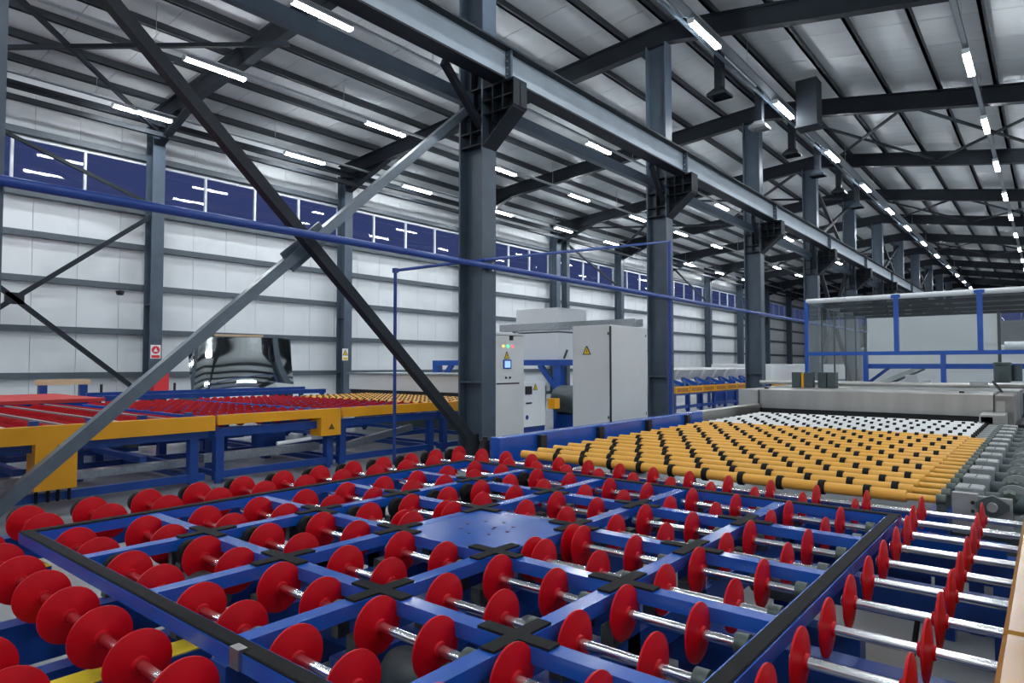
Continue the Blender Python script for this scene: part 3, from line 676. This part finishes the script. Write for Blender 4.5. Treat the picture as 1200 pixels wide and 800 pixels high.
for x, s in ((-9.94, -1), (-14.19, 1)): build(MB().beam((x, 13.9, 1.15), (x+s*.5, 13.9, 1.72), .1, .14), 'gusset', BLUE, t)
build(MB().box(-9.72, -9.2, 13.85, 13.95, 1.05, 1.15), 'bracket', BLUE, t)
t = thing('drive_motor', 'grey motor drum beside the blue gantry post', 'motor', (-9.3, 13.3, 0))
o = put(MB().lathe([(-.4,.05),(-.4,.30),(-.3,.36),(.35,.36),(.4,.3),(.4,.05)], 20).mesh('drum', GREYM), 'drum', t, (-9.2, 13.5, .85)); build(MB().box(-9.5, -8.9, 13.3, 13.7, 0, .5), 'motor_stand', DBLUE, t)
build(MB().box(-8.95, -8.75, 12.2, 12.4, .72, .95), 'orange_guard', ORANGE, None, 'small orange guard box behind the small pale cabinet', 'guard')
t = thing('grey_drum', 'grey round casing left of the blue gantry post', 'casing', (-9.7, 12.8, 0))
put(MB().lathe([(0,.05),(0,.3),(.6,.33),(.7,.2),(.7,.05)], 18, 'Z').mesh('casing', GREYM), 'casing', t, (-9.75, 12.7, .6)); build(MB().box(-9.95, -9.55, 12.5, 12.9, 0, .6), 'stand', DBLUE, t)

# ------------------------------------------------------------------ left production line
XF = -9.2
def fascia(par, y0, y1, z0=.79, z1=1.0, proud=0):
    build(MB().bev(XF-.06, XF+proud, y0, y1, z0, z1, .008), 'fascia', ORANGE, par)
def leg_set(par, y0, y1, ys, xb):
    for y in ys:
        for x in (XF-.2, xb): build(MB().box(x-.06, x+.06, y-.06, y+.06, .05, .80).cyl((x, y, 0), (x, y, .05), .05, 10), 'leg', DBLUE, par)
        build(MB().box(xb, XF-.2, y-.05, y+.05, .66, .78), 'cross_beam', DBLUE, par)
        build(MB().box(xb, XF-.2, y-.04, y+.04, .10, .18), 'low_cross_beam', DBLUE, par)
    for x in (XF-.2, (XF+xb)/2, xb): build(MB().box(x-.05, x+.05, y0+.05, y1-.05, .08, .18), 'low_rail', DBLUE, par)
    for x in (XF-.16, (XF+xb)/2, xb): build(MB().box(x-.05, x+.05, y0+.03, y1-.03, .68, .80), 'top_rail', DBLUE, par)
def wheel_rows(par, ys, xs, nsolo, z=.905):
    rest = MB(); base = MB().lathe([(-.012,.02),(-.006,.095),(.006,.095),(.012,.02)], 12)
    for y in ys:
        s = put(shaft_mesh(XF-.15-xs[-1]+.1), 'shaft', par, ((XF-.15+xs[-1]-.1)/2, y, z))
        for i, x in enumerate(xs):
            if i < nsolo: put(WH2, 'wheel', s, (x, y, z))
            else: rest.add([(a+x, b+y, c+z) for a, b, c in base.v], base.f, True)
    if rest.v: build(rest, 'far_wheels', RED, par, kind='stuff')
t1 = thing('wheel_table', 'long yellow edged table densely packed with red wheels, left part of left line', 'conveyor', (-12, 1.5, 0), 'left line tables')
fascia(t1, -2.0, 4.56, proud=.03)
wheel_rows(t1, [-1.6 + .3*k for k in range(20)], [-9.42 - .135*k for k in range(38)], 15)
for k in range(10):
    y = -1.43 + .6*k; build(MB().box(-14.5, XF-.06, y-.022, y+.022, .955, .99), 'grey_bar', GALV, t1)
    build(MB().box(XF-.14, XF-.05, y+.22, y+.31, .9, 1.055), 'stop_block', DBLUE, t1)
leg_set(t1, -2, 4.56, (-1.5, 1.2, 4.35), -14.4)
c = build(MB().bev(XF-.3, XF+.028, 2.43, 2.86, .24, .80, .006), 'drop_box', ORANGE, t1)
build(MB().prism([(2.60,.66),(2.72,.66),(2.66,.77)], 'X', XF+.028, XF+.031), 'warning_mark', mat('printed_mark', (.10,.06,.01), .6), t1)
build(MB().prism([(2.615,.667),(2.705,.667),(2.66,.755)], 'X', XF+.031, XF+.032), 'warning_mark_face', ORANGE, t1)
for y in (2.48, 2.6, 2.7, 2.82): build(MB().cyl((XF-.1, y, .24), (XF-.1, y, .08), .018, 8), 'cable', RUBBER, t1)
for x, y in ((-10.6, 2.1), (-11.6, 3.4), (-10.4, 3.9)): put(MB().lathe([(-.15,.03),(-.15,.09),(.15,.09),(.15,.03)], 12).mesh('motor', GREYM), 'motor', t1, (x, y, .60))
build(MB().box(-9.95, -9.75, -1.5, 4.5, .24, .34), 'low_tray', GALV, t1)
for x, y in ((-10.6, 1.9), (-11.4, 2.6), (-10.9, 3.4), (-11.9, 4.0), (-12.8, 2.2), (-12.6, 3.6)): build(MB().cbox(x, y, .41, .12, .12, .74), 'inner_leg', DBLUE, t1)
for z in (.34, .52): build(MB().box(-11.45, -11.37, -1.8, 4.4, z, z+.08), 'inner_rail', DBLUE, t1)
build(MB().box(-12.9, -12.8, -1.8, 4.4, .40, .50), 'inner_rail', DBLUE, t1)
for y in (2.3, 3.7): build(MB().box(-13.5, -9.5, y, y+.08, .40, .48), 'inner_cross_rail', DBLUE, t1)
def grid_table(name_lab, y0, y1, par_proud=0):
    t = thing('wheel_table', name_lab, 'conveyor', (-12, (y0+y1)/2, 0), 'left line tables')
    fascia(t, y0+.02, y1-.01, z0=.86 if y0 < 6 else .84, proud=par_proud)
    n = int((y1-y0)/.304); wheel_rows(t, [y0+.16+.304*k for k in range(n)], [-9.42 - .285*k for k in range(19)], 19)
    ys = [y0+.03+.608*k for k in range(int((y1-y0)/.608)+1)]
    for y in ys: build(MB().box(-14.6, XF-.1, y-.03, y+.03, .88, .955), 'frame_bar', BLUE, t)
    for k in range(9): build(MB().box(XF-.16-.64*k-.03, XF-.16-.64*k+.03, y0+.03, y1-.05, .88, .956), 'frame_bar', BLUE, t)
    leg_set(t, y0, y1, (y0+.12, y1-.12), -14.4)
    return t
t2 = grid_table('yellow edged table with red wheels and blue frame, middle of left line', 4.6, 6.72)
build(MB().bev(XF-.3, XF+.012, 6.32, 6.70, .56, .86, .006), 'control_box', ORANGE, t2)
build(MB().prism([(6.46,.66),(6.58,.66),(6.52,.76)], 'X', XF+.012, XF+.014), 'warning_mark', bpy.data.materials['printed_mark'], t2)
build(MB().cyl((XF-.1, 5.6, .50), (XF-.1, 6.2, .53), .03, 8), 'pale_tube', WHITE, t2)
build(MB().box(-9.95, -9.78, 4.7, 6.7, .26, .38), 'low_tray', GALV, t2)
for x, y in ((-10.6, 5.2), (-11.4, 5.8), (-12.2, 5.1), (-11.0, 6.4), (-12.9, 6.2)): build(MB().cbox(x, y, .41, .14, .12, .74), 'inner_leg', DBLUE, t2)
for z in (.30, .46, .60): build(MB().box(-12.4, -12.32, 4.7, 6.7, z, z+.06), 'inner_rail', DBLUE, t2)
build(MB().box(-10.6, -10.2, 5.9, 6.3, .25, .66), 'drive_box', DBLUE, t2)
t3 = grid_table('yellow edged table with red wheels next to the big column, right part of left line', 6.74, 9.05)
build(MB().beam((-9.9, 7.0, .22), (-9.9, 8.9, .48), .1, .12), 'slanted_tray', GALV, t3)
t4 = thing('small_roller_conveyor', 'yellow roller section between the left wheel tables and the long grey machine', 'conveyor', (-12.5, 10, 0))
RM4 = roller_mesh(4.6, .037, YROLL, 10)
R4 = MB().lathe([(-.02,.037),(-.02,.048),(.02,.048),(.02,.037)], 8)
for k in range(9):
    y = 9.2 + .24*k; put(RM4, 'roller', t4, (-11.9, y, .94))
m = MB()
for k in range(9):
    for j in range(18): m.add([(a-9.7-.255*j-(.12 if k % 2 else 0), b+9.2+.24*k, c+.94) for a, b, c in R4.v], R4.f, True)
build(m, 'rings', RUBBER, t4, kind='stuff')
fascia(t4, 9.08, 11.3, .80, .99); leg_set(t4, 9.1, 11.3, (9.3, 11.1), -14.2)
t = thing('grey_washer', 'long grey machine hood with black slot across the left line', 'machine', (-13, 12.3, 0))
build(MB().bev(-15.4, -10.95, 11.5, 13.2, 1.04, 1.46, .01), 'hood', CAB, t); build(MB().box(-15.4, -10.95, 11.55, 13.2, .85, 1.04), 'black_slot', BLACK, t)
build(MB().box(-15.45, -10.9, 11.45, 13.25, 1.46, 1.50), 'top_lip', GALV, t); build(MB().box(-10.95, -10.7, 11.5, 13.2, .2, 1.46), 'end_panel', WHITE, t)
build(MB().box(-15.4, -10.95, 11.7, 13.2, 0, .85), 'base', GREYM, t)
# things behind the left line
t = thing('red_topped_table', 'wide red topped table behind the left wheel table', 'table', (-16.4, 2.8, 0))
build(MB().box(-18.0, -14.85, -1.5, 5.1, .98, 1.05), 'red_top', mat('red_mat', (.52, .03, .03), .6, var=.06, scale=2), t)
build(MB().box(-17.95, -14.9, -1.45, 5.05, .80, .98), 'blue_frame', BLUE, t)
for x in (-17.8, -15.0):
    for y in (-1.2, 4.9): build(MB().cbox(x, y, .4, .12, .12, .8), 'leg', DBLUE, t)
t = thing('trestle', 'blue trestle with pale wooden plank by the white wall', 'trestle', (-18.4, 5.4, 0))
build(MB().box(-18.5, -18.3, 4.85, 5.95, 1.24, 1.37), 'plank', WOOD, t)
for y in (4.98, 5.82): build(MB().box(-18.48, -18.32, y-.08, y+.08, 0, 1.24), 'post', DBLUE, t)
t = thing('blue_frame_table', 'long low dark blue frame behind the left wheel tables', 'table', (-16, 8, 0))
build(MB().box(-15.6, -15.5, 5.3, 10.8, .95, 1.06).box(-16.6, -16.5, 5.3, 10.8, .98, 1.10), 'long_bar', DBLUE, t)
m = MB()
for k in range(12): m.box(-16.55, -15.55, 5.4+.48*k, 5.46+.48*k, 1.0, 1.04)
build(m, 'cross_bars', BLUE, t)
for x in (-15.55, -16.55):
    for y in (5.4, 8, 10.7): build(MB().cbox(x, y, .48, .1, .1, .96), 'leg', DBLUE, t)
for y in (5.6, 7.2): build(MB().cyl((-16.55, y, 1.1), (-16.55, y, 1.28), .03, 8), 'stub', BLACK, t)
# mirror-bright bent glass sheet
t = thing('mirror_sheet', 'large bent mirror-bright sheet standing on a rack by the white wall', 'glass sheet', (-17.2, 9.2, 0))
vs = []; fs = []; NU, NV = 40, 24
for i in range(NU+1):
    for j in range(NV+1):
        u, v = i/NU, j/NV
        yy = 7.84 + 2.92*u; zz = 1.0 + (1.45 + .05*u)*v - .10*max(0, .12-u)/.12*v
        xx = -17.0 - .30*v + .03*math.sin(math.pi*u*.9)*(.5+v) + .006*math.sin(1.5*math.pi*v + 1.0*u) - .9*max(0, .22-u)**2
        vs.append((xx, yy, zz))
n0 = len(vs); vs += [(x-.02, y, z) for x, y, z in vs]
W1 = NV+1
for i in range(NU):
    for j in range(NV):
        a = i*W1+j; fs.append((a, a+W1, a+W1+1, a+1)); fs.append((n0+a, n0+a+1, n0+a+W1+1, n0+a+W1))
for i in range(NU):
    for j in (0, NV): a = i*W1+j; fs.append((a, a+W1, n0+a+W1, n0+a))
for j in range(NV):
    for i in (0, NU): a = i*W1+j; fs.append((a, a+1, n0+a+1, n0+a))
build(MB().add(vs, fs, True), 'sheet', MIRROR, t)
build(MB().beam((-17.30, 10.86, 0), (-17.55, 10.86, 2.50), .12, .16).box(-17.9, -16.9, 7.9, 10.6, .88, .98).box(-17.9, -16.9, 7.9, 8.0, 0, .9).box(-17.9, -16.9, 10.5, 10.6, 0, .9), 'rack', GREYM, t)
build(MB().beam((-17.42, 8.6, 2.52), (-17.42, 10.0, 2.54), .05, .06), 'wood_strip', WOOD, t)
t = thing('fire_cabinet', 'red fire hose cabinet at the foot of the white wall beside a column', 'fire cabinet', (-22.1, 9.15, 0))
build(MB().bev(-22.25, -22.0, 8.92, 9.39, .82, 1.46, .01), 'body', SIGNR, t); build(MB().box(-22.0, -21.985, 8.96, 9.35, .86, 1.32), 'door', SIGNR, t); build(MB().box(-22.0, -21.99, 8.97, 9.22, 1.36, 1.41), 'label_strip', SIGNW, t)
build(MB().box(-22.2, -22.05, 8.96, 9.35, 0, .82), 'stand', DSLATE, t)
t = thing('fire_sign', 'small white sign with red circle and bar on the wall column', 'sign', (-22.29, 8.87, 2.15))
build(MB().box(-22.3, -22.29, 8.93, 9.24, 1.92, 2.36), 'plate', SIGNW, t)
o = put(MB().lathe([(-.003,.001),(-.003,.125),(.003,.125),(.003,.001)], 24).mesh('red_disc', SIGNR), 'red_disc', t, (-22.286, 9.085, 2.20))
put(MB().prism([(-.07,-.06),(.07,-.06),(0,.07)], 'X', .003, .006).mesh('white_mark', SIGNW), 'white_mark', o, (-22.286, 9.085, 2.20))
build(MB().box(-22.29, -22.284, 8.96, 9.21, 1.94, 2.03), 'red_bar', SIGNR, t)
t = thing('warning_sign', 'small pale sign with yellow triangle on the second wall column', 'sign', (-22.29, 16.4, 2.15))
build(MB().box(-22.3, -22.29, 16.30, 16.58, 1.90, 2.38), 'plate', SIGNW, t); triangle(t, (-22.29, 16.44, 2.20), .22, 'X', 1); build(MB().box(-22.29, -22.286, 16.33, 16.55, 1.93, 2.02), 'yellow_bar', SIGNY, t)
t = thing('wall_lamp', 'small black wall fitting on the girt left of the first wall column', 'fitting', (-22.7, 8.2, 3.9))
put(MB().lathe([(0,.02),(0,.09),(.12,.13),(.12,.02)], 14, 'Z').mesh('shade', BLACK), 'shade', t, (-22.7, 8.15, 3.92)); build(MB().box(-22.9, -22.68, 8.13, 8.17, 4.02, 4.06), 'arm', BLACK, t)

# ------------------------------------------------------------------ far line of orange fronted units
for i in range(8):
    y = 19.4 + 1.06*i
    t = thing('furnace_unit', 'white topped furnace unit with orange front, %s beyond the second column' % ORD[i], 'furnace unit', (-10, y, 0), 'orange fronted furnace units')
    build(MB().box(-10.3, -9.22, y, y+1.0, .74, .80), 'shelf', DBLUE, t)
    build(MB().bev(-9.26, -9.2, y+.02, y+1.02, .80, 1.02, .008), 'orange_front', ORANGE, t)
    build(MB().box(-9.2, -9.19, y+.12, y+.92, .85, .97), 'vent_panel', mat('orange_vent', (.45,.18,.01), .5) if i == 0 else bpy.data.materials['orange_vent'], t)
    build(MB().prism([(-10.9,1.22),(-9.75,1.22),(-9.55,1.55),(-10.9,1.62)], 'Y', y+.02, y+.88), 'tilted_box', CAB, t)
    build(MB().beam((-9.35, y+.1, 1.05), (-9.7, y+.5, 1.24), .08, .12).beam((-9.35, y+.9, 1.05), (-9.7, y+.5, 1.24), .08, .12), 'blue_arm', BLUE, t)
    for x in (-9.3, -10.8): build(MB().box(x-.05, x+.05, y+.02, y+.12, 0, .76), 'leg', DBLUE, t)
    build(MB().box(-9.35, -9.27, y, y+1.06, .30, .40), 'low_rail', DBLUE, t)
t = thing('long_furnace', 'long white furnace body in the distance beyond the third column', 'furnace', (-9, 32, 0))
build(MB().bev(-12, -9.3, 29, 44, .9, 1.75, .03), 'body', WHITE, t); build(MB().box(-9.32, -9.2, 29, 33, .78, .95), 'orange_edge', ORANGE, t); build(MB().box(-12, -9.4, 29, 44, 0, .9), 'base', DBLUE, t)
